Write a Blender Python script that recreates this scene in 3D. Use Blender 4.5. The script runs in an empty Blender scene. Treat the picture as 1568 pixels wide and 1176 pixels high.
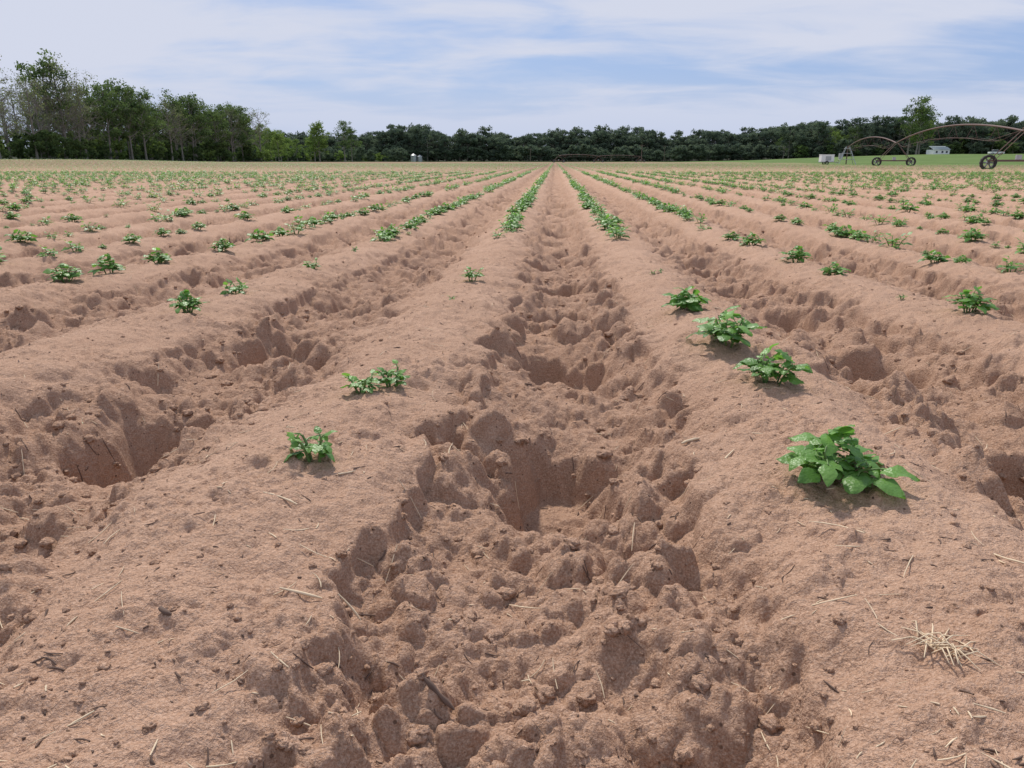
import bpy, math, random
import numpy as np
from mathutils import Vector, Matrix
random.seed(7)
scene = bpy.context.scene
RNG = np.random.default_rng(11)

# ------------------------------------------------------------------ noise
_p = np.random.default_rng(3).permutation(256).astype(np.int32)
P = np.concatenate([_p, _p])
_ang = np.random.default_rng(5).random(256) * 2 * np.pi
GX = np.cos(_ang).astype(np.float32); GY = np.sin(_ang).astype(np.float32)
_r1 = np.random.default_rng(8).random(256).astype(np.float32)
_r2 = np.random.default_rng(9).random(256).astype(np.float32)
_r3 = np.random.default_rng(10).random(256).astype(np.float32)

def hsh(i, j, s=0):
    return P[P[(i + s * 17) & 255] + ((j + s * 31) & 255)]

def perlin(x, y, s=0):
    xi = np.floor(x); yi = np.floor(y)
    fx = (x - xi).astype(np.float32); fy = (y - yi).astype(np.float32)
    xi = xi.astype(np.int32); yi = yi.astype(np.int32)
    u = fx * fx * fx * (fx * (fx * 6 - 15) + 10); v = fy * fy * fy * (fy * (fy * 6 - 15) + 10)
    def g(a, b, dx, dy):
        h = hsh(a, b, s)
        return GX[h] * dx + GY[h] * dy
    n00 = g(xi, yi, fx, fy); n10 = g(xi + 1, yi, fx - 1, fy)
    n01 = g(xi, yi + 1, fx, fy - 1); n11 = g(xi + 1, yi + 1, fx - 1, fy - 1)
    a = n00 + u * (n10 - n00); b = n01 + u * (n11 - n01)
    return (a + v * (b - a)) * 1.5

def lumps(x, y, cell, s=0, dens=0.8):
    X = x / cell; Y = y / cell
    xi = np.floor(X).astype(np.int32); yi = np.floor(Y).astype(np.int32)
    best = np.zeros_like(X, dtype=np.float32)
    for di in (-1, 0, 1):
        for dj in (-1, 0, 1):
            h = hsh(xi + di, yi + dj, s)
            cx = xi + di + _r1[h]; cy = yi + dj + _r2[h]
            r = 0.28 + 0.55 * _r3[h]
            r = np.where(_r1[(h + 77) & 255] < dens, r, 0.001)
            d2 = ((X - cx) ** 2 + (Y - cy) ** 2) / (r * r)
            b = np.sqrt(np.maximum(0, 1 - d2)) * r
            best = np.maximum(best, b)
    return best * cell

def ss(a, b, x):
    t = np.clip((x - a) / (b - a), 0, 1)
    return t * t * (3 - 2 * t)

ROW0 = -0.41; SP = 0.92

def woods_mask(x, y):
    far = ss(484, 494, y)
    left = (1 - ss(-128, -123, x)) * ss(60, 70, y) * (1 - ss(345, 360, y))
    right = ss(100, 115, x) * ss(0, 8, y - (388 - (x - 118) * .12))
    return np.maximum(np.maximum(far, left), right)

def base_terrain(x, y):
    yy = np.maximum(y, 1.0)
    z = -0.115 * ss(1.2, 6.0, y)
    z = z + 3.3 * ss(120, 360, y) * ss(0.12, 0.5, x / yy)
    z = z + 0.9 * ss(70, 170, y) * ss(0.3, 0.65, -x / yy)
    z = z + 4.5 * ss(492, 540, y)
    return z

def field_mask(x, y):
    m = ss(-119, -117, x) * (1 - ss(398, 402, y))
    right_edge = 118 + 20 * np.clip((90 - x) / 60, 0, 4) ** 1.5
    m = m * (1 - ss(0, 3, y - right_edge) * ss(40, 52, x))
    return m

def terrain(x, y):
    x = np.asarray(x, dtype=np.float64); y = np.asarray(y, dtype=np.float64)
    fm = field_mask(x, y)
    fade = 1 - ss(90, 240, y)
    near = 1 - ss(14, 30, y)
    shift = .055 * (1 - ss(.85, 1.7, y)) * (1 - ss(.3, .8, np.abs(x)))
    xw = x + shift + 0.03 * perlin(x * .8, y * .8, 1) + 0.028 * perlin(x * 2.6, y * 2.6, 2)
    t = (xw - ROW0) / SP
    k = np.round(t); u = np.abs(t - k) * SP
    n6 = perlin(x * 5.5, y * 5.5, 3); n15 = perlin(x * 15, y * 15, 4); n40 = perlin(x * 40, y * 40, 5)
    ue = u + 0.06 * n6 + 0.028 * n15 + 0.006 * n40
    z = -0.100 * ss(.08, .40, ue) - .014 * ss(0, .2, u)
    sc = np.clip(0.45 + 1.8 * perlin(x * 2.2 + 9, y * 2.2, 6), 0, 1)
    z = z - 0.036 * sc * ss(.205, .230, ue)
    z = z - 0.022 * (1 - sc) * ss(.275, .30, ue + .02 * n15)
    kf = np.floor(t); fx = (t - kf - .5) * SP
    kfi = kf.astype(np.int32)
    ph = np.where(kfi == 0, 1.37, _r1[(kfi * 7 + 300) & 255] * .9)
    j = np.round((y - ph) / .9); ji = j.astype(np.int32)
    hh = hsh(kfi + 50, ji + 50, 9)
    cy = ph + j * .9 + (_r1[hh] - .5) * .14 * (kfi != 0)
    cx = (_r2[hh] - .5) * .07 - .02
    dy = (y - cy) + .05 * n6 + .026 * n15 + .006 * n40; dx = (fx - cx) + .040 * perlin(x * 6 + 30, y * 6, 12) + .022 * n15
    wx = .105 + .035 * _r3[hh]; wy = .16 + .06 * _r2[hh]
    q = ((np.abs(dx) / wx) ** 2.6 + (np.abs(dy) / wy) ** 2.6) ** (1 / 2.6)
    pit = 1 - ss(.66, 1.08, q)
    pd = (.075 + .045 * _r3[(hh + 40) & 255]) * np.where((kfi == 0) & (ji <= -1), .15, 1.)
    pd = np.where((kfi == 0) & (ji == 0), .095, pd)
    z = z - pd * pit
    z = z + 0.022 * np.exp(-((q - 1.40) / .26) ** 2) * ss(.2, .3, u)
    z = z + .030 * ss(.28, .42, np.abs(y - cy)) * ss(.2, .36, u)
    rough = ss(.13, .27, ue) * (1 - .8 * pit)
    cl = np.zeros_like(z)
    msk = near > 0
    if msk.any():
        xs = x[msk]; ys = y[msk]
        dxn = .014 * perlin(xs * 28, ys * 28, 21) + .004 * perlin(xs * 80, ys * 80, 23); dyn = .014 * perlin(xs * 28 + 50, ys * 28, 22) + .004 * perlin(xs * 80, ys * 80 + 9, 24)
        xa = xs + dxn; ya = ys + dyn
        L1 = lumps(xa, ya, .11, 1, .65); L2 = lumps(xa, ya, .062, 2, .65)
        L3 = lumps(xs + .6 * dxn, ys + .6 * dyn, .030, 3, .55); L4 = lumps(xs + .3 * dxn, ys + .3 * dyn, .014, 4, .5)
        rg = rough[msk]
        var = np.clip(.6 + 1.2 * perlin(xs * 1.7, ys * 1.7, 14), .12, 1.25)
        var2 = np.clip(.55 + 1.2 * perlin(xs * 3.3 + 4, ys * 3.3, 19), .08, 1.2)
        c = rg * (L1 * .55 * var + L2 * .66 * var2 + L3 * .52 * np.clip(1.3 - var, .2, 1) + L4 * .42)
        rid = 1 - np.abs(perlin(xs * 16, ys * 16, 31))
        c = c + rg * (.022 * perlin(xs * 8, ys * 8, 7) + .011 * (rid - .6) + .003 * perlin(xs * 50, ys * 50, 32) + .0014 * perlin(xs * 110, ys * 110, 33))
        top = (1 - rg)
        tm = np.clip(perlin(xs * 3.5, ys * 3.5, 17) * 1.6 + .5, .1, 1)
        tm2 = np.clip(perlin(xs * 2.1 + 20, ys * 2.1, 27) * 1.8, 0, 1)
        c = c + top * (.014 * perlin(xs * 4.5, ys * 4.5, 8) + .0085 * perlin(xs * 14, ys * 14, 13) + .0036 * perlin(xs * 40, ys * 40, 25)
                       + .0018 * perlin(xs * 100, ys * 100, 15) + L4 * .45 * tm + L3 * .38 * tm * tm + L2 * .25 * tm2)
        cl[msk] = c
    z = z + cl * near
    z = z + .014 * perlin(x * 1.1, y * 1.1, 16)
    zf = z * fade - .06 * (1 - fade)
    zz = base_terrain(x, y) + zf * fm - .06 * (1 - fm)
    zz = zz + (1 - fm) * .15 * perlin(x * .05, y * .05, 18)
    return zz, rough * fade * fm, pit * fade * fm, fm, u

def H(x, y):
    return float(terrain(np.array([x]), np.array([y]))[0][0])

# ------------------------------------------------------------------ mesh helpers
def build_mesh(name, V, F, mats, midx=None, tint=None, smooth=True, extra=None, parent=None, loc=None):
    V = np.asarray(V, dtype=np.float32); F = np.asarray(F, dtype=np.int32)
    me = bpy.data.meshes.new(name)
    me.vertices.add(len(V)); me.vertices.foreach_set('co', V.ravel())
    n = len(F); w = F.shape[1]
    me.loops.add(n * w); me.loops.foreach_set('vertex_index', F.ravel())
    me.polygons.add(n)
    me.polygons.foreach_set('loop_start', np.arange(0, n * w, w, dtype=np.int32))
    for m in mats: me.materials.append(m)
    if midx is not None: me.polygons.foreach_set('material_index', np.asarray(midx, dtype=np.int32))
    me.polygons.foreach_set('use_smooth', np.full(n, smooth, dtype=bool))
    if tint is not None:
        a = me.attributes.new('tint', 'FLOAT', 'POINT'); a.data.foreach_set('value', np.asarray(tint, dtype=np.float32))
    if extra:
        for kk, vv in extra.items():
            a = me.attributes.new(kk, 'FLOAT', 'POINT'); a.data.foreach_set('value', np.asarray(vv, dtype=np.float32))
    me.update(calc_edges=True)
    ob = bpy.data.objects.new(name, me)
    scene.collection.objects.link(ob)
    if parent: ob.parent = parent
    if loc is not None: ob.location = loc
    return ob

class Acc:
    def __init__(s): s.V = []; s.F = []; s.T = []; s.M = []; s.n = 0
    def add(s, V, F, tint=0.5, m=0):
        V = np.asarray(V, dtype=np.float32); F = np.asarray(F, dtype=np.int32)
        s.V.append(V); s.F.append(F + s.n); s.n += len(V)
        s.T.append(np.full(len(V), tint, dtype=np.float32) if np.isscalar(tint) else np.asarray(tint, dtype=np.float32))
        s.M.append(np.full(len(F), m, dtype=np.int32))
    def arr(s): return np.vstack(s.V), np.vstack(s.F), np.concatenate(s.T), np.concatenate(s.M)
    def tube(s, pts, rad, sides=5, tint=.5, m=0):
        pts = np.asarray(pts, dtype=float); n = len(pts)
        if np.isscalar(rad): rad = [rad] * n
        V = []
        for i in range(n):
            d = pts[min(i + 1, n - 1)] - pts[max(i - 1, 0)]
            d = d / (np.linalg.norm(d) + 1e-9)
            a = np.array([0, 0, 1.]) if abs(d[2]) < .9 else np.array([1., 0, 0])
            e1 = np.cross(d, a); e1 /= np.linalg.norm(e1); e2 = np.cross(d, e1)
            for q in range(sides):
                th = 2 * np.pi * q / sides
                V.append(pts[i] + rad[i] * (np.cos(th) * e1 + np.sin(th) * e2))
        F = []
        for i in range(n - 1):
            for q in range(sides):
                a = i * sides + q; b = i * sides + (q + 1) % sides
                F.append([a, b, b + sides, a + sides])
        s.add(V, F, tint, m)
    def box(s, c, d, tint=.5, m=0, rot=0, taper=1.0):
        hx, hy, hz = d[0] / 2, d[1] / 2, d[2] / 2
        V = [[-hx, -hy, -hz], [hx, -hy, -hz], [hx, hy, -hz], [-hx, hy, -hz],
             [-hx * taper, -hy * taper, hz], [hx * taper, -hy * taper, hz], [hx * taper, hy * taper, hz], [-hx * taper, hy * taper, hz]]
        V = np.array(V); cr, sr = math.cos(rot), math.sin(rot)
        R = np.array([[cr, -sr, 0], [sr, cr, 0], [0, 0, 1]]); V = V @ R.T + np.array(c)
        s.add(V, [[0, 3, 2, 1], [4, 5, 6, 7], [0, 1, 5, 4], [1, 2, 6, 5], [2, 3, 7, 6], [3, 0, 4, 7]], tint, m)
    def disc_wheel(s, c, axis, r, w, m_t, m_h):
        axis = np.array(axis, float); axis /= np.linalg.norm(axis)
        e1 = np.cross(axis, [0, 0, 1.]); e1 /= np.linalg.norm(e1); e2 = np.cross(axis, e1)
        N = 28; prof = [(-.5, .66), (-.5, .93), (-.3, 1.0), (.3, 1.0), (.5, .93), (.5, .66)]
        V = []
        for i in range(N):
            th = 2 * np.pi * i / N
            for (o, rr) in prof:
                lug = .05 * (i % 2) if rr == 1.0 else 0
                V.append(np.array(c) + axis * o * w + r * (rr - lug) * (np.cos(th) * e1 + np.sin(th) * e2))
        F = []; K = len(prof)
        for i in range(N):
            for q in range(K):
                a = i * K + q; b = i * K + (q + 1) % K; a2 = ((i + 1) % N) * K + q; b2 = ((i + 1) % N) * K + (q + 1) % K
                F.append([a, b, b2, a2])
        s.add(V, F, .5, m_t)
        for sp in range(6):
            th = 2 * np.pi * sp / 6
            s.tube([np.array(c), np.array(c) + r * .68 * (np.cos(th) * e1 + np.sin(th) * e2)], r * .09, 4, .5, m_h)
        s.tube([np.array(c) - axis * w * .55, np.array(c) + axis * w * .55], r * .2, 8, .5, m_h)

# ------------------------------------------------------------------ materials
def new_mat(name):
    m = bpy.data.materials.new(name); m.use_nodes = True
    nt = m.node_tree; b = nt.nodes['Principled BSDF']
    return m, nt, b

def simple(name, col, rough=.6, metal=0., var=.15, scale=4.):
    m, nt, b = new_mat(name)
    N = nt.nodes.new('ShaderNodeTexNoise'); N.inputs['Scale'].default_value = scale; N.inputs['Detail'].default_value = 4
    tc = nt.nodes.new('ShaderNodeTexCoord'); nt.links.new(tc.outputs['Object'], N.inputs['Vector'])
    mx = nt.nodes.new('ShaderNodeMix'); mx.data_type = 'RGBA'
    mx.inputs[6].default_value = tuple(c * (1 - var) for c in col) + (1,)
    mx.inputs[7].default_value = tuple(min(1, c * (1 + var)) for c in col) + (1,)
    nt.links.new(N.outputs['Fac'], mx.inputs[0]); nt.links.new(mx.outputs[2], b.inputs['Base Color'])
    b.inputs['Roughness'].default_value = rough; b.inputs['Metallic'].default_value = metal
    return m

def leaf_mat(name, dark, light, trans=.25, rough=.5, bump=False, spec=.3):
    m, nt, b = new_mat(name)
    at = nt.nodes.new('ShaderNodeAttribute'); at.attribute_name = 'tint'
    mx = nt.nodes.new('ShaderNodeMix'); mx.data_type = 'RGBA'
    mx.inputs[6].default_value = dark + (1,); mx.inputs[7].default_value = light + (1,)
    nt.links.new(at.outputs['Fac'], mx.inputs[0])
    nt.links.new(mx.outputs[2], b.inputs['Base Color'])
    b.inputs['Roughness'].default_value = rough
    b.inputs['Specular IOR Level'].default_value = spec
    tr = nt.nodes.new('ShaderNodeBsdfTranslucent')
    hs = nt.nodes.new('ShaderNodeHueSaturation'); hs.inputs['Value'].default_value = 1.5; hs.inputs['Saturation'].default_value = 1.1
    nt.links.new(mx.outputs[2], hs.inputs['Color']); nt.links.new(hs.outputs['Color'], tr.inputs['Color'])
    ms = nt.nodes.new('ShaderNodeMixShader'); ms.inputs[0].default_value = trans
    nt.links.new(b.outputs[0], ms.inputs[1]); nt.links.new(tr.outputs[0], ms.inputs[2])
    nt.links.new(ms.outputs[0], nt.nodes['Material Output'].inputs['Surface'])
    if bump:
        tc = nt.nodes.new('ShaderNodeTexCoord')
        N = nt.nodes.new('ShaderNodeTexVoronoi'); N.inputs['Scale'].default_value = 220
        nt.links.new(tc.outputs['Object'], N.inputs['Vector'])
        bp = nt.nodes.new('ShaderNodeBump'); bp.inputs['Strength'].default_value = .6; bp.inputs['Distance'].default_value = .0014
        nt.links.new(N.outputs['Distance'], bp.inputs['Height']); nt.links.new(bp.outputs[0], b.inputs['Normal'])
    return m

def soil_material():
    m, nt, b = new_mat('sandy_soil')
    L = nt.links; Nn = nt.nodes.new
    geo = Nn('ShaderNodeNewGeometry'); pos = geo.outputs['Position']
    def noise(sc, det=4, ro=.6):
        n = Nn('ShaderNodeTexNoise'); n.inputs['Scale'].default_value = sc; n.inputs['Detail'].default_value = det
        n.inputs['Roughness'].default_value = ro; L.new(pos, n.inputs['Vector']); return n.outputs['Fac']
    def mix(fac, a, c, mode='MIX'):
        x = Nn('ShaderNodeMix'); x.data_type = 'RGBA'; x.blend_type = mode
        for s, v in ((0, fac), (6, a), (7, c)):
            if hasattr(v, 'is_output'): L.new(v, x.inputs[s])
            elif s == 0: x.inputs[0].default_value = v
            else: x.inputs[s].default_value = v + (1,)
        return x.outputs[2]
    def mr(v, a, c, d=0., e=1.):
        x = Nn('ShaderNodeMapRange'); L.new(v, x.inputs['Value'])
        x.inputs['From Min'].default_value = a; x.inputs['From Max'].default_value = c
        x.inputs['To Min'].default_value = d; x.inputs['To Max'].default_value = e; return x.outputs['Result']
    def attr(n):
        x = Nn('ShaderNodeAttribute'); x.attribute_name = n; return x.outputs['Fac']
    def mul(a, c):
        x = Nn('ShaderNodeMath'); x.operation = 'MULTIPLY'
        for i, v in enumerate((a, c)):
            if hasattr(v, 'is_output'): L.new(v, x.inputs[i])
            else: x.inputs[i].default_value = v
        return x.outputs[0]
    n1 = noise(2.2, 3, .65); n2 = noise(38, 4, .7); n3 = noise(330, 2, .7)
    col = mix(mr(n1, .3, .7), (.445, .272, .180), (.53, .340, .235))
    rough = attr('rough'); pit = attr('pit')
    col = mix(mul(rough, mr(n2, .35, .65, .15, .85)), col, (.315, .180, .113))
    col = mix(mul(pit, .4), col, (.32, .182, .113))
    col = mix(mr(n2, .3, .7, .0, .4), col, (.355, .210, .136))
    col = mix(mr(n3, .45, .8, 0., .7), col, (.72, .51, .38))
    col = mix(mr(n3, .46, .25, 0., .6), col, (.24, .135, .086))
    vo = Nn('ShaderNodeTexVoronoi'); vo.inputs['Scale'].default_value = 90; L.new(pos, vo.inputs['Vector'])
    sx = Nn('ShaderNodeSeparateColor'); L.new(vo.outputs['Color'], sx.inputs[0])
    sp = mul(mr(sx.outputs[0], .88, .89), mr(vo.outputs['Distance'], .24, .16))
    col = mix(mul(sp, .8), col, (.10, .058, .038))
    fg = attr('fargreen')
    n4 = noise(.9, 3, .6)
    col = mix(mul(fg, mr(n4, .34, .56, .45, 1.)), col, (.120, .102, .052))
    gr = attr('grass')
    n5 = noise(.12, 5, .65)
    gcol = mix(mr(n5, .35, .65), (.085, .14, .035), (.14, .20, .06))
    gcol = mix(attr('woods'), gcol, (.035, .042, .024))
    col = mix(gr, col, gcol)
    L.new(col, b.inputs['Base Color'])
    b.inputs['Roughness'].default_value = .95; b.inputs['Specular IOR Level'].default_value = .1
    b1 = Nn('ShaderNodeBump'); b1.inputs['Strength'].default_value = 1.; b1.inputs['Distance'].default_value = .010
    L.new(noise(120, 4, .7), b1.inputs['Height'])
    L.new(b1.outputs[0], b.inputs['Normal'])
    return m

SOIL = soil_material()
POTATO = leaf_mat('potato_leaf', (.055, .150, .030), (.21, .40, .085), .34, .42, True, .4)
STEM = simple('potato_stem', (.13, .22, .06), .5)
STRAW = simple('dry_straw', (.66, .52, .35), .8, 0, .3, 30)
TWIG = simple('dark_twig', (.125, .078, .056), .9, 0, .45, 40)
BARK = simple('bark', (.22, .20, .17), .95, 0, .3, .8)
LEAF_DARK = leaf_mat('foliage_dark', (.050, .085, .034), (.15, .21, .072), .32, .8, spec=.1)
LEAF_FAR_HAZE = leaf_mat('foliage_distant_haze', (.070, .102, .074), (.15, .19, .115), .28, .9, spec=.1)  # aerial haze painted into the leaf colours: greyer, bluer green
LEAF_LIGHT = leaf_mat('foliage_spring', (.11, .17, .048), (.23, .31, .09), .32, .8, spec=.1)
LEAF_SPARSE = leaf_mat('foliage_budding', (.12, .15, .07), (.24, .27, .12), .3, .8, spec=.1)
LEAF_RUST = leaf_mat('foliage_reddish', (.19, .13, .10), (.36, .26, .21), .3, .8, spec=.1)
STEEL_RUST = simple('weathered_pipe', (.16, .105, .085), .6, .3, .3, 1.5)
GALV = simple('galvanised_steel', (.42, .43, .43), .45, .5, .2, 1.5)
RUBBER = simple('tyre_rubber', (.035, .032, .03), .85)
WHITE = simple('white_paint', (.82, .82, .80), .5, 0, .03)
ROOF = simple('grey_green_roof', (.24, .28, .26), .6)
GLASS = simple('dark_glass', (.03, .035, .04), .15)
WOOD = simple('weathered_wood', (.14, .11, .085), .9)

# ------------------------------------------------------------------ ground sheet
ys = list(np.linspace(-1.2, .28, 50))
y = .3
while y < 6: ys.append(y); y *= 1.0034
while y < 60: ys.append(y); y *= 1.0085
while y < 5000: ys.append(y); y *= 1.028
ys = np.array(ys); NC = 1350
us = np.linspace(-1, 1, NC)
hw = .72 + .90 * np.maximum(ys, 0)
X = us[None, :] * hw[:, None]; Y = np.repeat(ys[:, None], NC, 1)
Xf = X.ravel(); Yf = Y.ravel()
Z, rough, pit, fm, uu = terrain(Xf, Yf)
NR = len(ys)
i = np.arange((NR - 1) * (NC - 1)); r = i // (NC - 1); c = i % (NC - 1)
a = r * NC + c
F = np.stack([a, a + 1, a + 1 + NC, a + NC], 1)
fg = ss(22, 110, Yf) * fm * (0.70 + .2 * np.cos(2 * np.pi * (Xf - ROW0) / SP) * (1 - ss(150, 300, Yf)))
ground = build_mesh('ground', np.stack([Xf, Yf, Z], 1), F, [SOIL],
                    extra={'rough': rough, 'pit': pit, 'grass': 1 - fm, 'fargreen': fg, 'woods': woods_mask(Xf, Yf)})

# ------------------------------------------------------------------ potato plants
def leaflet(acc, base, d, up, L, W, tint, nl=6, nw=4, m=0, curl=.35, fold=.25, rs=None):
    d = d / np.linalg.norm(d); side = np.cross(d, up); side /= (np.linalg.norm(side) + 1e-9); nrm = np.cross(side, d)
    V = []
    ph = rs.random() * 6
    for i in range(nl + 1):
        v = i / nl
        w = W * .5 * (math.sin(math.pi * min(1, v ** .72 * .985 + .015))) ** .8 + .0004
        drop = -curl * L * v * v
        for j in range(nw + 1):
            s = (j / nw - .5) * 2
            wav = .06 * L * math.sin(v * 9 + s * 3 + ph) * abs(s)
            V.append(base + d * L * v + side * w * s + nrm * (drop + fold * w * abs(s) * 1.0 - .35 * w * s * s + wav))
    F = []
    for i in range(nl):
        for j in range(nw):
            a = i * (nw + 1) + j
            F.append([a, a + 1, a + nw + 2, a + nw + 1])
    acc.add(V, F, tint, m)

def potato(seed, R, Hh, lod=0):
    rs = np.random.default_rng(seed); acc = Acc()
    small = R < .065
    nstem = {0: 5, 1: 4, 2: 3}[lod]
    if R < .03: nstem = 2
    elif small: nstem = 4
    lo = .36 if small else .30
    for s in range(nstem):
        az = 2 * np.pi * (s + rs.random() * .5) / nstem
        lean = (rs.uniform(.15, .58) * R if s else .02 * R / .1)
        hgt = Hh * rs.uniform(.42, .72)
        b = np.array([math.cos(az), math.sin(az), 0]) * .012 * min(1, R / .09)
        tip = b + np.array([math.cos(az) * lean, math.sin(az) * lean, hgt])
        mid = (b + tip) / 2 + np.array([0, 0, .12 * hgt]) + b * .3
        if lod < 2: acc.tube([b + np.array([0, 0, -.02]), mid, tip], [.0030, .0026, .002], 5, .7, 1)
        nl = {0: 5, 1: 4, 2: 3}[lod]
        if small: nl = 4
        for k in range(nl):
            f = .25 + .75 * (k + .5) / nl
            p = b + (tip - b) * f
            az2 = az + (k * 2.4 + rs.uniform(-.5, .5)) * (1 if k else 0)
            el = math.radians(rs.uniform(2, 25) + 35 * f * (k == nl - 1))
            rl = R * rs.uniform(.22, .5) * (1.1 - .35 * f)
            d = np.array([math.cos(az2) * math.cos(el), math.sin(az2) * math.cos(el), math.sin(el)])
            up = np.array([0, 0, 1.]) + .25 * rs.normal(size=3)
            tl = R * rs.uniform(lo + .10, lo + .28) * (1.0 if k < nl - 1 else .8)
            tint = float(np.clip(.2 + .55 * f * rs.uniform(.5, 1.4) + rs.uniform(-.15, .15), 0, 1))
            e = p + d * rl
            if lod == 0: acc.tube([p, p + d * rl * .5 + np.array([0, 0, .003]), e], [.0015, .0013, .001], 4, .7, 1)
            g = {0: (6, 4), 1: (3, 2), 2: (2, 1)}[lod]
            leaflet(acc, e - d * .003, d + np.array([0, 0, -.1]), up, tl, tl * rs.uniform(.62, .8), tint, g[0], g[1], 0, rs.uniform(.15, .5), rs.uniform(.1, .5), rs)
            if lod < 2 and R > .03:
                for fr, sc in ((.62, .62), (.2, .4))[:2 if (lod == 0 and not small) else 1]:
                    for sg in (-1, 1):
                        a3 = az2 + sg * rs.uniform(.8, 1.25)
                        d3 = np.array([math.cos(a3), math.sin(a3), rs.uniform(-.15, .3)])
                        leaflet(acc, p + d * rl * fr, d3, up + .2 * rs.normal(size=3), tl * sc, tl * sc * .75,
                                float(np.clip(tint + rs.uniform(-.12, .12), 0, 1)), g[0], g[1], 0, rs.uniform(.1, .4), rs.uniform(.1, .5), rs)
    V, F, T, M = acc.arr()
    return V, F, T, M

hero = [ # x, y, R, H
 (.462, 1.16, .092, .095), (.505, 1.71, .080, .088), (.475, 2.05, .098, .11), (.46, 2.62, .09, .09),
 (-.395, 1.175, .044, .066), (-.360, 1.64, .046, .06), (-.415, 1.585, .046, .052), (-.375, 3.5, .06, .075), (-.39, 2.88, .024, .025),
 (-1.29, 2.59, .07, .075), (-1.30, 3.05, .06, .06), (-1.30, 4.05, .05, .05), (-1.31, 5.0, .03, .03),
 (-2.27, 3.43, .08, .09), (-2.28, 3.8, .09, .12), (-2.25, 4.25, .09, .09), (-2.22, 5.05, .09, .10),
 (1.46, 2.72, .08, .09), (1.45, 4.02, .07, .07), (1.45, 4.65, .09, .12), (1.46, 5.75, .10, .10),
 (.50, 3.85, .022, .022), (.55, 3.95, .02, .02), (-2.3, 2.2, .022, .02), (1.40, 3.1, .022, .02)]
for n, (x, y, R_, Hh) in enumerate(hero):
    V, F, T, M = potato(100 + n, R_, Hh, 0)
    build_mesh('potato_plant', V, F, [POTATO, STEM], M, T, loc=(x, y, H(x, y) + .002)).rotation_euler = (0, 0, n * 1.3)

def scatter(name, templates, xs, yss, sc, rot, mats):
    zs = terrain(xs, yss)[0]
    VV = []; FF = []; TT = []; MM = []; off = 0
    which = RNG.integers(0, len(templates), len(xs))
    for k, (V, F, T, M) in enumerate(templates):
        s = np.where(which == k)[0]
        if not len(s): continue
        c = np.cos(rot[s]); sn = np.sin(rot[s])
        vx = (V[None, :, 0] * c[:, None] - V[None, :, 1] * sn[:, None]) * sc[s, None] + xs[s, None]
        vy = (V[None, :, 0] * sn[:, None] + V[None, :, 1] * c[:, None]) * sc[s, None] + yss[s, None]
        vz = V[None, :, 2] * sc[s, None] + zs[s, None]
        vv = np.stack([vx, vy, vz], 2).reshape(-1, 3)
        ff = (F[None] + (np.arange(len(s)) * len(V))[:, None, None]).reshape(-1, 4) + off
        off += len(vv)
        VV.append(vv); FF.append(ff)
        TT.append(np.clip(np.tile(T, len(s)) + np.repeat(RNG.uniform(-.12, .12, len(s)), len(V)), 0, 1)); MM.append(np.tile(M, len(s)))
    return build_mesh(name, np.vstack(VV), np.vstack(FF), mats, np.concatenate(MM), np.concatenate(TT))

def crop(y0, y1, step, thr=.12):
    xs = []; yy = []
    kmin = int(-118 / SP); kmax = int(170 / SP)
    for k in range(kmin, kmax):
        xr = ROW0 + k * SP
        ya = max(y0, (abs(xr) - 2.5) / .86)
        if ya >= y1: continue
        n = int((y1 - ya) / step)
        q = ya + (np.arange(n) + RNG.random(n) * .9) * step
        x = xr + RNG.normal(0, .035, n)
        xs.append(x); yy.append(q)
    xs = np.concatenate(xs); yy = np.concatenate(yy)
    clump = perlin(xs * .9 + 100, yy * .35, 40) + .5 * perlin(xs * 3, yy * 1.1, 41)
    keep = (clump + RNG.random(len(xs)) * .9 > thr) & (field_mask(xs, yy) > .9)
    return xs[keep], yy[keep]

xs, yy = crop(2.6, 15, .29, .14)
ok = ~(((np.abs(xs - .02) < 1.9) & (yy < 6.0)) | ((xs < -1.7) & (xs > -2.7) & (yy < 5.6)) | ((np.abs(xs)<1.9)&(yy<2.5)))
ok &= ~((yy < 4.5) & (RNG.random(len(xs)) < .5))
xs, yy = xs[ok], yy[ok]
ex = []; ey = []
for (xr, a_, b_, st) in ((.51, 6.3, 14, .26), (-.41, 6.6, 8.3, .2), (-.41, 9.5, 14.5, .28), (-1.33, 5.9, 7.4, .2), (-1.33, 9, 13, .3), (-2.25, 7.2, 8.6, .22), (1.43, 8.2, 9.6, .25)):
    q = np.arange(a_, b_, st); ex.append(np.full(len(q), xr) + RNG.normal(0, .03, len(q))); ey.append(q + RNG.uniform(-.06, .06, len(q)))
xs = np.concatenate([xs] + ex); yy = np.concatenate([yy] + ey)
t0 = [potato(300 + k, .085, .09, 0 if k < 3 else 1) for k in range(6)]
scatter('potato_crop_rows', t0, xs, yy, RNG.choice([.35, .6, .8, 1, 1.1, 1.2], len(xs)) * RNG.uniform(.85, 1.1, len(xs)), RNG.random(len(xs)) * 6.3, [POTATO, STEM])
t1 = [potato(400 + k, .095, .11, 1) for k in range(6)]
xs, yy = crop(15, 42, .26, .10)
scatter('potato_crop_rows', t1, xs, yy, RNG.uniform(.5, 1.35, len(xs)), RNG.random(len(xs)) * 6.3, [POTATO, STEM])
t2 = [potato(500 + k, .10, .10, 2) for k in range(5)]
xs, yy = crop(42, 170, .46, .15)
scatter('potato_crop_rows', t2, xs, yy, RNG.uniform(.6, 1.3, len(xs)), RNG.random(len(xs)) * 6.3, [POTATO, STEM])

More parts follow.
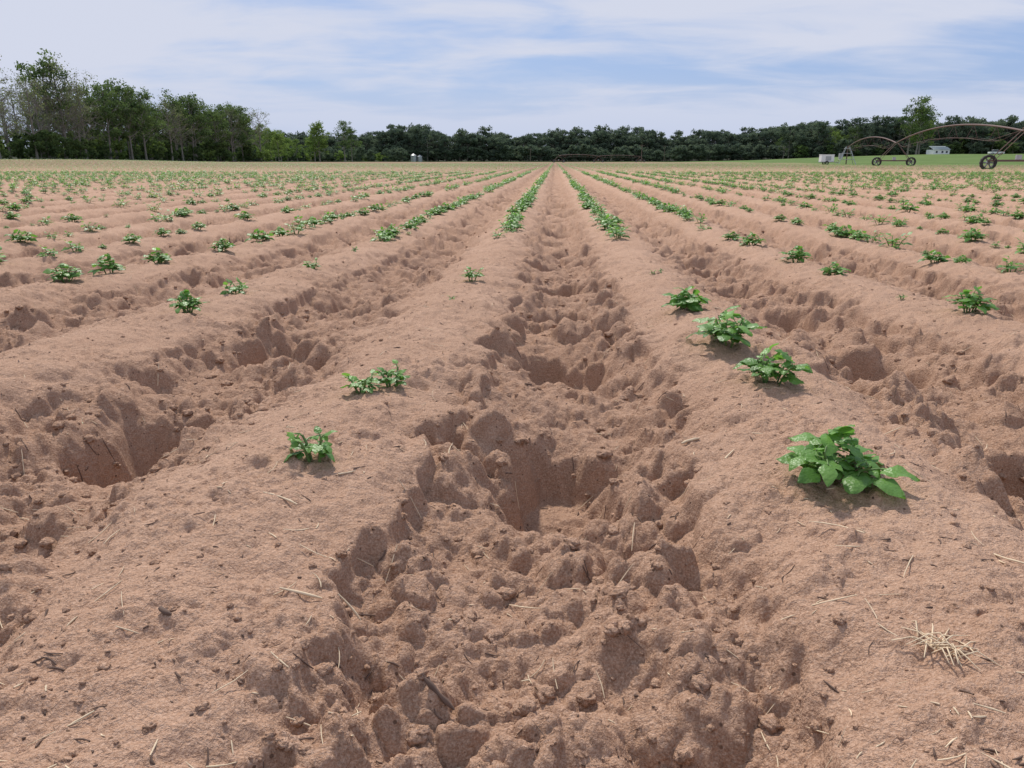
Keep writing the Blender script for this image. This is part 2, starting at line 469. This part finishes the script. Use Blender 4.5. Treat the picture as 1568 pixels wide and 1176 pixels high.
# ------------------------------------------------------------------ debris: clods, straw, twigs
def ico(seed):
    import bmesh
    bm = bmesh.new(); bmesh.ops.create_cube(bm, size=1.2)
    bmesh.ops.subdivide_edges(bm, edges=bm.edges[:], cuts=5, use_grid_fill=True)
    rs = np.random.default_rng(seed)
    bm.verts.ensure_lookup_table()
    V = np.array([v.co[:] for v in bm.verts]); V /= np.linalg.norm(V, axis=1)[:, None]
    o = rs.random(3) * 50
    d = 1 + .38 * perlin(V[:, 0] * 1.6 + o[0], V[:, 1] * 1.6 + V[:, 2] * 1.9 + o[1], seed) + .25 * perlin(V[:, 0] * 4 + V[:, 2] * 3 + o[2], V[:, 1] * 4 + o[0], seed + 1) \
        + .14 * perlin(V[:, 0] * 10 + V[:, 2] * 8, V[:, 1] * 10 + o[1], seed + 2)
    V = V * d[:, None] * np.array([1, .85, .62])
    F = np.array([[v.index for v in f.verts] for f in bm.faces]); bm.free()
    return V.astype(np.float32), F, np.full(len(V), .5, np.float32), np.zeros(len(F), np.int32)
n = 9000
cy_ = .5 + 7.5 * RNG.random(n) ** 1.7; cx_ = RNG.uniform(-1, 1, n) * (.6 + .8 * cy_)
tz = terrain(cx_, cy_)
ok = (tz[1] > .35) | (RNG.random(n) < .3)
cx_, cy_ = cx_[ok], cy_[ok]; rr_ = tz[1][ok]
siz = .0022 + .013 * RNG.random(len(cx_)) ** 3.5 * (.4 + .6 * rr_)
ob = scatter('soil_clods', [ico(60 + k) for k in range(7)], cx_, cy_, siz, RNG.random(len(cx_)) * 6.3, [SOIL])
nv = len(ob.data.vertices)
at = ob.data.attributes.new('rough', 'FLOAT', 'POINT'); at.data.foreach_set('value', np.full(nv, .4, np.float32))

def debris(name, n, lmin, lmax, rad, mat, bend, seed, ymax=6, extra=None, flat=1.):
    rs = np.random.default_rng(seed); acc = Acc()
    yy = .5 + (ymax - .5) * rs.random(n) ** 1.6; xx = rs.uniform(-1, 1, n) * (.5 + .75 * yy)
    items = [(xx[q], yy[q], lmin + (lmax - lmin) * rs.random() ** 2, rs.uniform(0, 6.3), rs.uniform(.5, 1.3) * rad) for q in range(n)]
    if extra: items += extra
    PX = []
    for (x0, y0, L, th, rr) in items:
        bb = rs.normal(0, bend); kk = rs.normal(0, bend * .6)
        for s in np.linspace(-.5, .5, 5):
            o = bb * L * (s * s * 4 - .5) * .5 + kk * L * max(0, s) * 1.2
            PX.append((x0 + math.cos(th) * L * s - math.sin(th) * o, y0 + math.sin(th) * L * s + math.cos(th) * o))
    PX = np.array(PX); zz = terrain(PX[:, 0], PX[:, 1])[0]
    for q, (x0, y0, L, th, rr) in enumerate(items):
        z5 = zz[q * 5:q * 5 + 5]
        lin = np.polyval(np.polyfit(np.arange(5), z5, 1), np.arange(5))
        lift = max(0, float(np.max(z5 - lin))) * .7
        zl = lin + lift + rr * .6 + np.linspace(-.5, .5, 5) * rs.normal(0, .15) * L
        pts = np.column_stack([PX[q * 5:q * 5 + 5], zl])
        rv = rs.uniform(.6, 1.15, 5) * rr; rv[0] *= .7; rv[-1] *= .5
        acc.tube(pts, rv, 5, .5, 0)
    V, F, T, M = acc.arr()
    return build_mesh(name, V, F, [mat])
xs_straw = [(.12, 1.68, .05, .5, .002), (-.40, 1.02, .06, -.3, .002), (-.33, 1.13, .03, .7, .002), (.60, .93, .05, 2.1, .0015), (.40, .98, .08, 2.2, .0013), (.78, .92, .05, 2.4, .0013), (.27, 1.40, .035, .1, .003), (.33, 1.33, .03, .8, .002), (-.30, .80, .05, .1, .0022), (-.25, .83, .03, -.2, .002)]
debris('straw_litter', 1700, .006, .055, .0009, STRAW, .12, 21, extra=xs_straw)
debris('twig_litter', 2200, .003, .024, .0011, TWIG, .18, 22, extra=[(-.115, .68, .036, -.4, .0035), (-.42, .71, .02, -.5, .003), (.56, .76, .035, .2, .006), (-.06, 1.9, .03, 1, .003)])
acc = Acc(); rs = np.random.default_rng(4); bx, by = .41, .71; bz = H(bx, by)
for q in range(26):
    az = rs.uniform(0, 6.3); L = rs.uniform(.02, .055); h = rs.uniform(.001, .014)
    p0 = np.array([bx, by, bz + .002]) + rs.normal(0, .010, 3) * [1, 1, 0]
    acc.tube([p0, p0 + [math.cos(az) * L * .5, math.sin(az) * L * .5, h], p0 + [math.cos(az) * L, math.sin(az) * L, h * .3]], [.0010, .0009, .0005], 4)
V, F, T, M = acc.arr(); build_mesh('straw_tuft', V, F, [STRAW])

# ------------------------------------------------------------------ trees
def make_tree(seed, Ht, Wd, base, nclump, perclump, lsize, leafmat, twigs=2, trunk=.016, clr=.075):
    rs = np.random.default_rng(seed); acc = Acc(); cl = []
    tp = []; wob = rs.normal(0, .012 * Ht, 2)
    for q in range(8):
        f = q / 7
        tp.append([wob[0] * math.sin(f * 3), wob[1] * math.sin(f * 2.3 + 1) - wob[1] * math.sin(1), f * Ht * .9 - .3])
    tp = np.array(tp); r0 = Ht * trunk
    acc.tube(tp, [r0 * (1.25 if q == 0 else 1 - .85 * q / 7) for q in range(8)], 6, .5, 1)
    nl = 17
    for k in range(nl):
        f = base + (.93 - base) * (k + rs.random()) / nl
        p = np.array([np.interp(f * 7, np.arange(8), tp[:, c_]) for c_ in range(3)])
        az = k * 2.4 + rs.uniform(-.5, .5)
        g = (f - base) / (1 - base)
        prof = (math.sin(math.pi * min(1, .22 + .72 * g))) ** .7
        L = Wd * prof * rs.uniform(.7, 1.2); el = math.radians(rs.uniform(20, 50) + 20 * g)
        d = np.array([math.cos(az) * math.cos(el), math.sin(az) * math.cos(el), math.sin(el)])
        e = p + d * L; mid = p + d * L * .5 + np.array([0, 0, -.04 * L]) + rs.normal(0, .03 * L, 3)
        rb = r0 * (.42 - .25 * g)
        acc.tube([p, mid, e], [rb, rb * .6, rb * .25], 5, .5, 1)
        cl.append(e); cl.append(mid + rs.normal(0, .05 * L, 3))
        for t in range(twigs + 1):
            s = rs.uniform(.35, .95); b = p + (e - p) * s
            d2 = d + rs.normal(0, .6, 3); d2[2] = abs(d2[2]) * .8; d2 /= np.linalg.norm(d2)
            e2 = b + d2 * L * rs.uniform(.3, .6)
            acc.tube([b, (b + e2) / 2 + rs.normal(0, .02 * L, 3), e2], [rb * .4, rb * .28, rb * .12], 4, .5, 1)
            cl.append(e2)
            for tt in range(twigs - 1):
                d3 = d2 + rs.normal(0, .6, 3); d3 /= np.linalg.norm(d3); b3 = b + (e2 - b) * rs.uniform(.3, .9)
                e3 = b3 + d3 * L * rs.uniform(.15, .35)
                acc.tube([b3, e3], [rb * .25, rb * .1], 4, .5, 1); cl.append(e3)
    cl.append(tp[-1]); cl.append(tp[-1] + [0, 0, .04 * Ht])
    cl = np.array(cl)
    sel = rs.integers(0, len(cl), nclump)
    C = cl[sel] + rs.normal(0, .02 * Ht, (nclump, 3))
    cr = Ht * clr * rs.uniform(.5, 1.2, nclump); ct = rs.uniform(0, .75, nclump)
    N = nclump * perclump
    ci = np.repeat(np.arange(nclump), perclump)
    v = rs.normal(size=(N, 3)); v /= np.linalg.norm(v, axis=1)[:, None]
    rad = rs.random(N) ** .5
    pos = C[ci] + v * (rad * cr[ci])[:, None] * np.array([1.15, 1.15, .75])
    a1 = rs.normal(size=(N, 3)); a1 /= np.linalg.norm(a1, axis=1)[:, None]
    a2 = np.cross(a1, rs.normal(size=(N, 3))); a2 /= np.linalg.norm(a2, axis=1)[:, None]
    s = lsize * rs.uniform(.5, 1.2, N)[:, None]
    V = np.stack([pos - a1 * s, pos + a2 * s * .6, pos + a1 * s, pos - a2 * s * .6], 1).reshape(-1, 3)
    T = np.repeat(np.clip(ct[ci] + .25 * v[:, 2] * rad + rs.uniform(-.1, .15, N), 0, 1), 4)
    acc.add(V, np.arange(N * 4).reshape(-1, 4), T, 0)
    V, F, T, M = acc.arr()
    me_ob = build_mesh('tree_template', V, F, [leafmat, BARK], M, T, smooth=False)
    me = me_ob.data; bpy.data.objects.remove(me_ob); return me

leafy = [make_tree(10 + k, 20, 5.6, .28, 66, 36, .32, LEAF_DARK) for k in range(4)]
far_t = [make_tree(20 + k, 16, 6.0, .16, 56, 44, .48, LEAF_FAR_HAZE, clr=.10) for k in range(5)]
spring = [make_tree(30 + k, 18, 4.8, .16, 70, 44, .36, LEAF_LIGHT, clr=.08) for k in range(3)]
sparse = [make_tree(40 + k, 20, 5.2, .26, 75, 11, .22, LEAF_SPARSE, 4, .017) for k in range(4)]
shrub_d = [make_tree(50 + k, 6.5, 3.6, .05, 45, 40, .36, LEAF_DARK, 1, .012, .17) for k in range(3)]
shrub_l = [make_tree(60 + k, 5, 3.4, .05, 40, 40, .34, LEAF_LIGHT, 1, .012, .17) for k in range(2)]
shrub_f = [make_tree(65 + k, 7, 4.6, .02, 45, 40, .42, LEAF_FAR_HAZE, 1, .012, .2) for k in range(2)]
rust = [make_tree(70, 14, 5.2, .2, 60, 50, .34, LEAF_RUST)]

def BT(x, y): return float(base_terrain(np.array([float(x)]), np.array([float(y)]))[0]) - .1
def empty(name, loc=(0, 0, 0)):
    e = bpy.data.objects.new(name, None); e.location = loc; scene.collection.objects.link(e); return e
def inst(me, name, x, y, s, parent=None, rs=random, sx=1.0):
    o = bpy.data.objects.new(name, me); scene.collection.objects.link(o)
    o.location = (x, y, BT(x, y)); o.scale = (s * sx, s * sx, s); o.rotation_euler = (0, 0, rs.uniform(0, 6.28))
    if parent: o.parent = parent
    return o

row = empty('woodland_edge_trees')
yv = 105
while yv < 335:
    for lane, xb in enumerate((-124, -131, -139, -150)):
        if yv < 212 and (lane == 3 or (lane == 2 and random.random() < .5)): continue
        x = xb + random.uniform(-2.5, 2.5); y_ = yv + random.uniform(-3, 3)
        if yv < 212: me = random.choice(sparse)
        elif yv < 222: me = random.choice(leafy + sparse)
        else: me = random.choice(leafy if random.random() < .72 else sparse)
        s = random.uniform(.86, 1.12)
        if lane > 1: s *= .9
        inst(me, 'tree', x, y_, s, row, sx=.92)
    for lane in range(4):
        inst(random.choice(shrub_d if random.random() < .8 else shrub_l), 'shrub', -123 - lane * 8 + random.uniform(-2, 2), yv + random.uniform(-3, 3), random.uniform(.45, 1.0), row)
    yv += 6.8
for (x, y_, s, me) in ((-125, 197, 1.24, sparse[1]), (-126, 199, 1.15, sparse[2]), (-127, 195, 1.20, leafy[1]), (-127, 224, 1.12, leafy[2]), (-127, 276, 1.12, leafy[3]), (-128, 306, 1.08, leafy[0])):
    inst(me, 'deciduous_tree', x, y_, s)

for (x, y_, s, me) in ((-136, 366, .95, spring[0]), (-131, 374, .8, spring[1]), (-120, 400, 1.1, spring[2]), (-122, 398, .94, spring[0]), (-111, 415, 1.05, leafy[0]), (-108, 418, .9, leafy[2]),
                       (-152, 425, .7, spring[1]), (-147, 430, .72, spring[2]), (-141, 428, .66, spring[0]), (-135, 432, .7, spring[1]), (148, 335, 1.14, leafy[0]), (150, 337, 1.05, spring[2]), (146, 338, 1.0, leafy[2]),
                       (-122, 345, .7, spring[2]), (-128, 352, .8, spring[1])):
    inst(me, 'deciduous_tree', x, y_, s)
inst(rust[0], 'deciduous_tree', 178, 300, 1.25)

line = empty('distant_tree_line')
x = -300.
while x < 330:
    for lane in range(3):
        yb = 478 + lane * 9 + random.uniform(-4, 4) + 8 * math.sin(x * .02)
        env = 1 + .09 * math.sin(x * .055) + .06 * math.sin(x * .13 + 1)
        inst(random.choice(far_t), 'tree', x + random.uniform(-2.5, 2.5), yb, env * random.uniform(.82, 1.12) * (.92 if lane == 0 else 1.02), line, sx=1.05)
        inst(random.choice(shrub_f), 'shrub', x + random.uniform(-2, 2), 470 + lane * 12 + random.uniform(-3, 3), random.uniform(.8, 1.2), line, sx=1.2)
    x += 5.6
x = 118.
while x < 420:
    for lane in range(3):
        yb = 392 - (x - 118) * .12 + lane * 9 + random.uniform(-3, 3)
        me = random.choice(far_t if random.random() < .75 else leafy + spring)
        inst(me, 'tree', x + random.uniform(-2.5, 2.5), yb, random.uniform(.78, 1.05) * (1 if me in far_t else .8), line, sx=1.05)
        inst(random.choice(shrub_f + shrub_d), 'shrub', x, 384 - (x - 118) * .12 + lane * 10 + random.uniform(-3, 3), random.uniform(.6, 1.0), line, sx=1.2)
    x += 5.6
sh = empty('hedgerow_shrubs')
for k in range(26):
    inst(random.choice(shrub_l + shrub_f), 'shrub', -160 + k * 3.0 + random.uniform(-1, 1), 440 + random.uniform(-8, 8), random.uniform(.5, 1.0), sh)

# ------------------------------------------------------------------ centre pivot irrigation
def pivot(name, pts, th=3.3, rise=1.5, first_is_pivot=True, wheel_r=.62, thick=1.0, tr=1.15):
    acc = Acc()
    P3 = [np.array([p[0], p[1], BT(*p) - .05]) for p in pts]
    tops = [p + [0, 0, th] for p in P3]
    for q in range(len(pts) - 1):
        A, B = tops[q], tops[q + 1]; n_ = 24
        def pp(s): return A + (B - A) * s + np.array([0, 0, rise * 4 * s * (1 - s)])
        acc.tube([pp(s) for s in np.linspace(0, 1, n_ + 1)], .085 * thick, 7, .5, 0)
        d = (B - A) / np.linalg.norm(B - A); sd = np.cross(d, [0, 0, 1.]); sd /= np.linalg.norm(sd)
        K = 7
        for sg in (-1, 1):
            prev = pp(.01)
            for j in range(1, K):
                s = j / K; bot = pp(s) + sd * sg * .45 + np.array([0, 0, -tr])
                acc.tube([prev, bot], .011, 4, .5, 0)
                acc.tube([bot, pp(s)], .018, 4, .5, 0); prev = bot
            acc.tube([prev, pp(.99)], .011, 4, .5, 0)
        for j in range(1, K):
            s = j / K; acc.tube([pp(s) + sd * .45 - np.array([0, 0, tr]), pp(s) - sd * .45 - np.array([0, 0, tr])], .018, 4, .5, 0)
        for j in range(1, 14):
            s = j / 14; acc.tube([pp(s), pp(s) - np.array([0, 0, 1.5])], .009, 4, .5, 2)
    for q, (p, t) in enumerate(zip(P3, tops)):
        a_ = pts[max(q - 1, 0)]; b_ = pts[min(q + 1, len(pts) - 1)]
        d = np.array([b_[0] - a_[0], b_[1] - a_[1], 0.]); d /= np.linalg.norm(d); sd = np.cross(d, [0, 0, 1.])
        if q == 0 and first_is_pivot:
            for sx in (-1, 1):
                for sy in (-1, 1):
                    acc.tube([p + sd * sx * 1.4 + d * sy * 1.4, t + sd * sx * .25 + d * sy * .25 + [0, 0, .1]], .06, 4, .5, 1)
            for z_, w_ in ((.9, 1.12), (1.9, .78), (2.7, .5)):
                c_ = [p + sd * sx * w_ + d * sy * w_ + [0, 0, z_] for sx, sy in ((-1, -1), (1, -1), (1, 1), (-1, 1))]
                for e in range(4): acc.tube([c_[e], c_[(e + 1) % 4]], .04, 4, .5, 1)
            acc.tube([p, t + [0, 0, .25]], .1, 8, .5, 0)
            acc.box(p + sd * 1.0 + [0, 0, 1.5], (.6, .4, .9), m=1)
            continue
        for sg in (-1, 1):
            w = p + sd * sg * 2.0 + np.array([0, 0, wheel_r])
            acc.disc_wheel(w, d, wheel_r, .30, 2, 1)
            acc.tube([w + [0, 0, .15], t + sd * sg * .12], .045 * thick, 4, .5, 0)
            acc.tube([w + d * .25 + [0, 0, .15] - sd * sg * .3, t + d * .6 + sd * sg * .1 + [0, 0, -.1]], .03 * thick, 4, .5, 0)
        acc.box(p + np.array([0, 0, wheel_r + .15]), (4.1, .14, .15), m=0, rot=math.atan2(sd[1], sd[0]))
        acc.box(p + np.array([0, 0, wheel_r + .40]), (.35, .3, .35), m=1, rot=math.atan2(sd[1], sd[0]))
    V, F, T, M = acc.arr()
    return build_mesh(name, V, F, [STEEL_RUST, GALV, RUBBER], M, smooth=False)
pivot('center_pivot_irrigator', [(50.3, 140), (42.9, 103), (35.0, 62), (27.4, 23)], th=2.9, rise=1.15, wheel_r=.6, thick=.85)
pivot('center_pivot_irrigator', [(1.4, 300), (18.5, 340), (40, 375)], th=2.6, rise=.5, first_is_pivot=False, thick=1.2, tr=.8)

acc = Acc(); tx, ty = 45.9, 137.; tz_ = BT(tx, ty)
acc.box((tx, ty, tz_ + 1.05), (2.1, 1.3, 1.1), m=0); acc.box((tx, ty, tz_ + 1.64), (2.16, 1.36, .08), m=0)
acc.box((tx + .1, ty - .66, tz_ + 1.05), (.9, .02, .7), m=1)
acc.box((tx, ty, tz_ + .45), (2.3, 1.1, .1), m=2)
for sg in (-1, 1): acc.disc_wheel(np.array([tx - .1, ty + sg * .72, tz_ + .33]), (0, 1, 0), .33, .2, 3, 1)
acc.tube([(tx + 1.1, ty, tz_ + .45), (tx + 2.1, ty, tz_ + .4)], .05, 4, m=2)
V, F, T, M = acc.arr(); build_mesh('utility_trailer', V, F, [WHITE, GALV, ROOF, RUBBER], M, smooth=False)

def shed(name, x, y, w, d, h, rh, rot=0):
    e = empty(name, (x, y, BT(x, y) - .1)); e.rotation_euler = (0, 0, rot)
    a = Acc(); a.box((0, 0, h / 2), (w, d, h)); V, F, T, M = a.arr(); build_mesh('walls', V, F, [WHITE], smooth=False, parent=e)
    V = [[-w / 2 - .3, -d / 2 - .3, h], [w / 2 + .3, -d / 2 - .3, h], [w / 2 + .3, 0, h + rh], [-w / 2 - .3, 0, h + rh], [w / 2 + .3, d / 2 + .3, h], [-w / 2 - .3, d / 2 + .3, h]]
    build_mesh('roof', V, [[0, 1, 2, 3], [3, 2, 4, 5]], [ROOF], smooth=False, parent=e)
    a = Acc()
    for q in (-.3, .05, .32): a.box((q * w, -d / 2 - .03, h * .55), (w * .11, .06, h * .4))
    V, F, T, M = a.arr(); build_mesh('windows', V, F, [GLASS], smooth=False, parent=e)
shed('white_farmhouse', 150.6, 322, 6.5, 5, 1.9, 1.1, .1)
shed('farm_shed', 164, 352, 6, 5, 2.4, 1.2, -.1)
acc = Acc(); tx, ty = 160., 298.; g = BT(tx, ty)
acc.box((tx, ty, g + .75), (5.0, 1.8, .6), m=0); acc.box((tx - .5, ty, g + 1.35), (2.0, 1.7, .62), m=1, taper=.82); acc.box((tx - .5, ty, g + 1.7), (1.6, 1.4, .08), m=0)
for sx in (-1.6, 1.5):
    for sy in (-.85, .85): acc.disc_wheel(np.array([tx + sx, ty + sy, g + .4]), (0, 1, 0), .4, .25, 2, 0)
V, F, T, M = acc.arr(); build_mesh('pickup_truck', V, F, [WHITE, GLASS, RUBBER], M, smooth=False)
for q, (x, y_, r_, h_) in enumerate(((-81.6, 455, 1.7, 3.6), (-78.2, 456, 1.5, 2.9))):
    acc = Acc(); g = BT(x, y_)
    acc.tube([(x, y_, g), (x, y_, g + h_ * .5), (x, y_, g + h_), (x, y_, g + h_ + .02), (x, y_, g + h_ + 1.0)], [r_, r_, r_, r_ * 1.05, .2], 20)
    for k in range(1, 5): acc.tube([(x, y_, g + h_ * k / 5), (x, y_, g + h_ * k / 5 + .08)], r_ * 1.02, 20)
    acc.box((x, y_ - r_ - .02, g + 1), (.8, .08, 1.8))
    V, F, T, M = acc.arr(); build_mesh('grain_bin', V, F, [GALV], smooth=False)
for (x, y_, h_) in ((-13.3, 430, 7), (38, 352, 7.5), (62, 455, 9)):
    acc = Acc(); g = BT(x, y_)
    acc.tube([(x, y_, g), (x, y_, g + h_)], [.2, .14], 8); acc.box((x, y_ - .16, g + h_ - .5), (2.2, .12, .14))
    for q in (-1, 0, 1): acc.tube([(x + q, y_ - .16, g + h_ - .42), (x + q, y_ - .16, g + h_ - .2)], .05, 6)
    V, F, T, M = acc.arr(); build_mesh('utility_pole', V, F, [WOOD], smooth=False)

# ------------------------------------------------------------------ light
EL = math.radians(50); AZ = math.radians(-18)
sd = Vector((math.sin(AZ) * math.cos(EL), math.cos(AZ) * math.cos(EL), math.sin(EL)))
sun = bpy.data.lights.new('sun', 'SUN'); sun.energy = 3.9; sun.angle = math.radians(4); sun.color = (1, .94, .86)
so = bpy.data.objects.new('sun', sun); scene.collection.objects.link(so); so.rotation_euler = sd.to_track_quat('Z', 'Y').to_euler(); so.location = (0, 0, 30)

w = bpy.data.worlds.new('World'); scene.world = w; w.use_nodes = True
nt = w.node_tree; bg = nt.nodes['Background']; L = nt.links; Nn = nt.nodes.new
sky = Nn('ShaderNodeTexSky'); sky.sky_type = 'NISHITA'; sky.sun_disc = False
sky.sun_elevation = EL; sky.sun_rotation = AZ; sky.air_density = 1.0; sky.dust_density = 1.0
bg.inputs['Strength'].default_value = .1
tc = Nn('ShaderNodeTexCoord'); sep = Nn('ShaderNodeSeparateXYZ'); L.new(tc.outputs['Generated'], sep.inputs[0])
def M(op, a, b_=None):
    x = Nn('ShaderNodeMath'); x.operation = op
    for i_, v in enumerate((a, b_)):
        if v is None: continue
        if hasattr(v, 'is_output'): L.new(v, x.inputs[i_])
        else: x.inputs[i_].default_value = v
    return x.outputs[0]
def MIX(f, a, b_):
    x = Nn('ShaderNodeMix'); x.data_type = 'RGBA'
    for s_, v in ((0, f), (6, a), (7, b_)):
        if hasattr(v, 'is_output'): L.new(v, x.inputs[s_])
        elif s_ == 0: x.inputs[0].default_value = v
        else: x.inputs[s_].default_value = v + (1,)
    return x.outputs[2]
def MR(v, a, b_, c_, d_):
    x = Nn('ShaderNodeMapRange'); x.interpolation_type = 'SMOOTHSTEP'; L.new(v, x.inputs['Value'])
    for n_, q in zip(('From Min', 'From Max', 'To Min', 'To Max'), (a, b_, c_, d_)): x.inputs[n_].default_value = q
    return x.outputs[0]
zc = M('ADD', M('MAXIMUM', sep.outputs['Z'], 0.), .14)
cx = M('DIVIDE', sep.outputs['X'], zc); cy = M('DIVIDE', sep.outputs['Y'], zc)
cmb = Nn('ShaderNodeCombineXYZ'); L.new(cx, cmb.inputs[0]); L.new(cy, cmb.inputs[1])
mp = Nn('ShaderNodeMapping'); mp.inputs['Scale'].default_value = (.60, 1.0, 1); mp.inputs['Rotation'].default_value = (0, 0, -.25); mp.inputs['Location'].default_value = (5.1, 2.2, 0)
L.new(cmb.outputs[0], mp.inputs[0])
n1 = Nn('ShaderNodeTexNoise'); n1.inputs['Scale'].default_value = .75; n1.inputs['Detail'].default_value = 5; n1.inputs['Roughness'].default_value = .5; n1.inputs['Distortion'].default_value = .4
L.new(mp.outputs[0], n1.inputs['Vector'])
n2 = Nn('ShaderNodeTexNoise'); n2.inputs['Scale'].default_value = 2.6; n2.inputs['Detail'].default_value = 5; n2.inputs['Roughness'].default_value = .58; n2.inputs['Distortion'].default_value = .5
L.new(mp.outputs[0], n2.inputs['Vector'])
s_ = M('ADD', M('MULTIPLY', n1.outputs['Fac'], .74), M('MULTIPLY', n2.outputs['Fac'], .26))
mask = MR(s_, .39, .56, .10, 1.)
clear = MIX(.65, sky.outputs[0], (2.2, 3.8, 7.8))
col = MIX(mask, clear, (6.5, 6.9, 8.2))
haze = MR(sep.outputs['Z'], 0., .11, .85, 0.)
col = MIX(haze, col, (5.5, 6.2, 8.0))
L.new(col, bg.inputs['Color'])

# ------------------------------------------------------------------ camera
cam = bpy.data.cameras.new('camera'); co = bpy.data.objects.new('camera', cam); scene.collection.objects.link(co)
cam.sensor_width = 36; cam.lens = 36 * 1165 / 1568; cam.clip_start = .02; cam.clip_end = 8000
co.location = (0, 0, .485); co.rotation_euler = (math.radians(90 - 16.36), 0, math.radians(3.1))
scene.camera = co
scene.view_settings.view_transform = 'Standard'; scene.view_settings.look = 'None'; scene.view_settings.exposure = 0
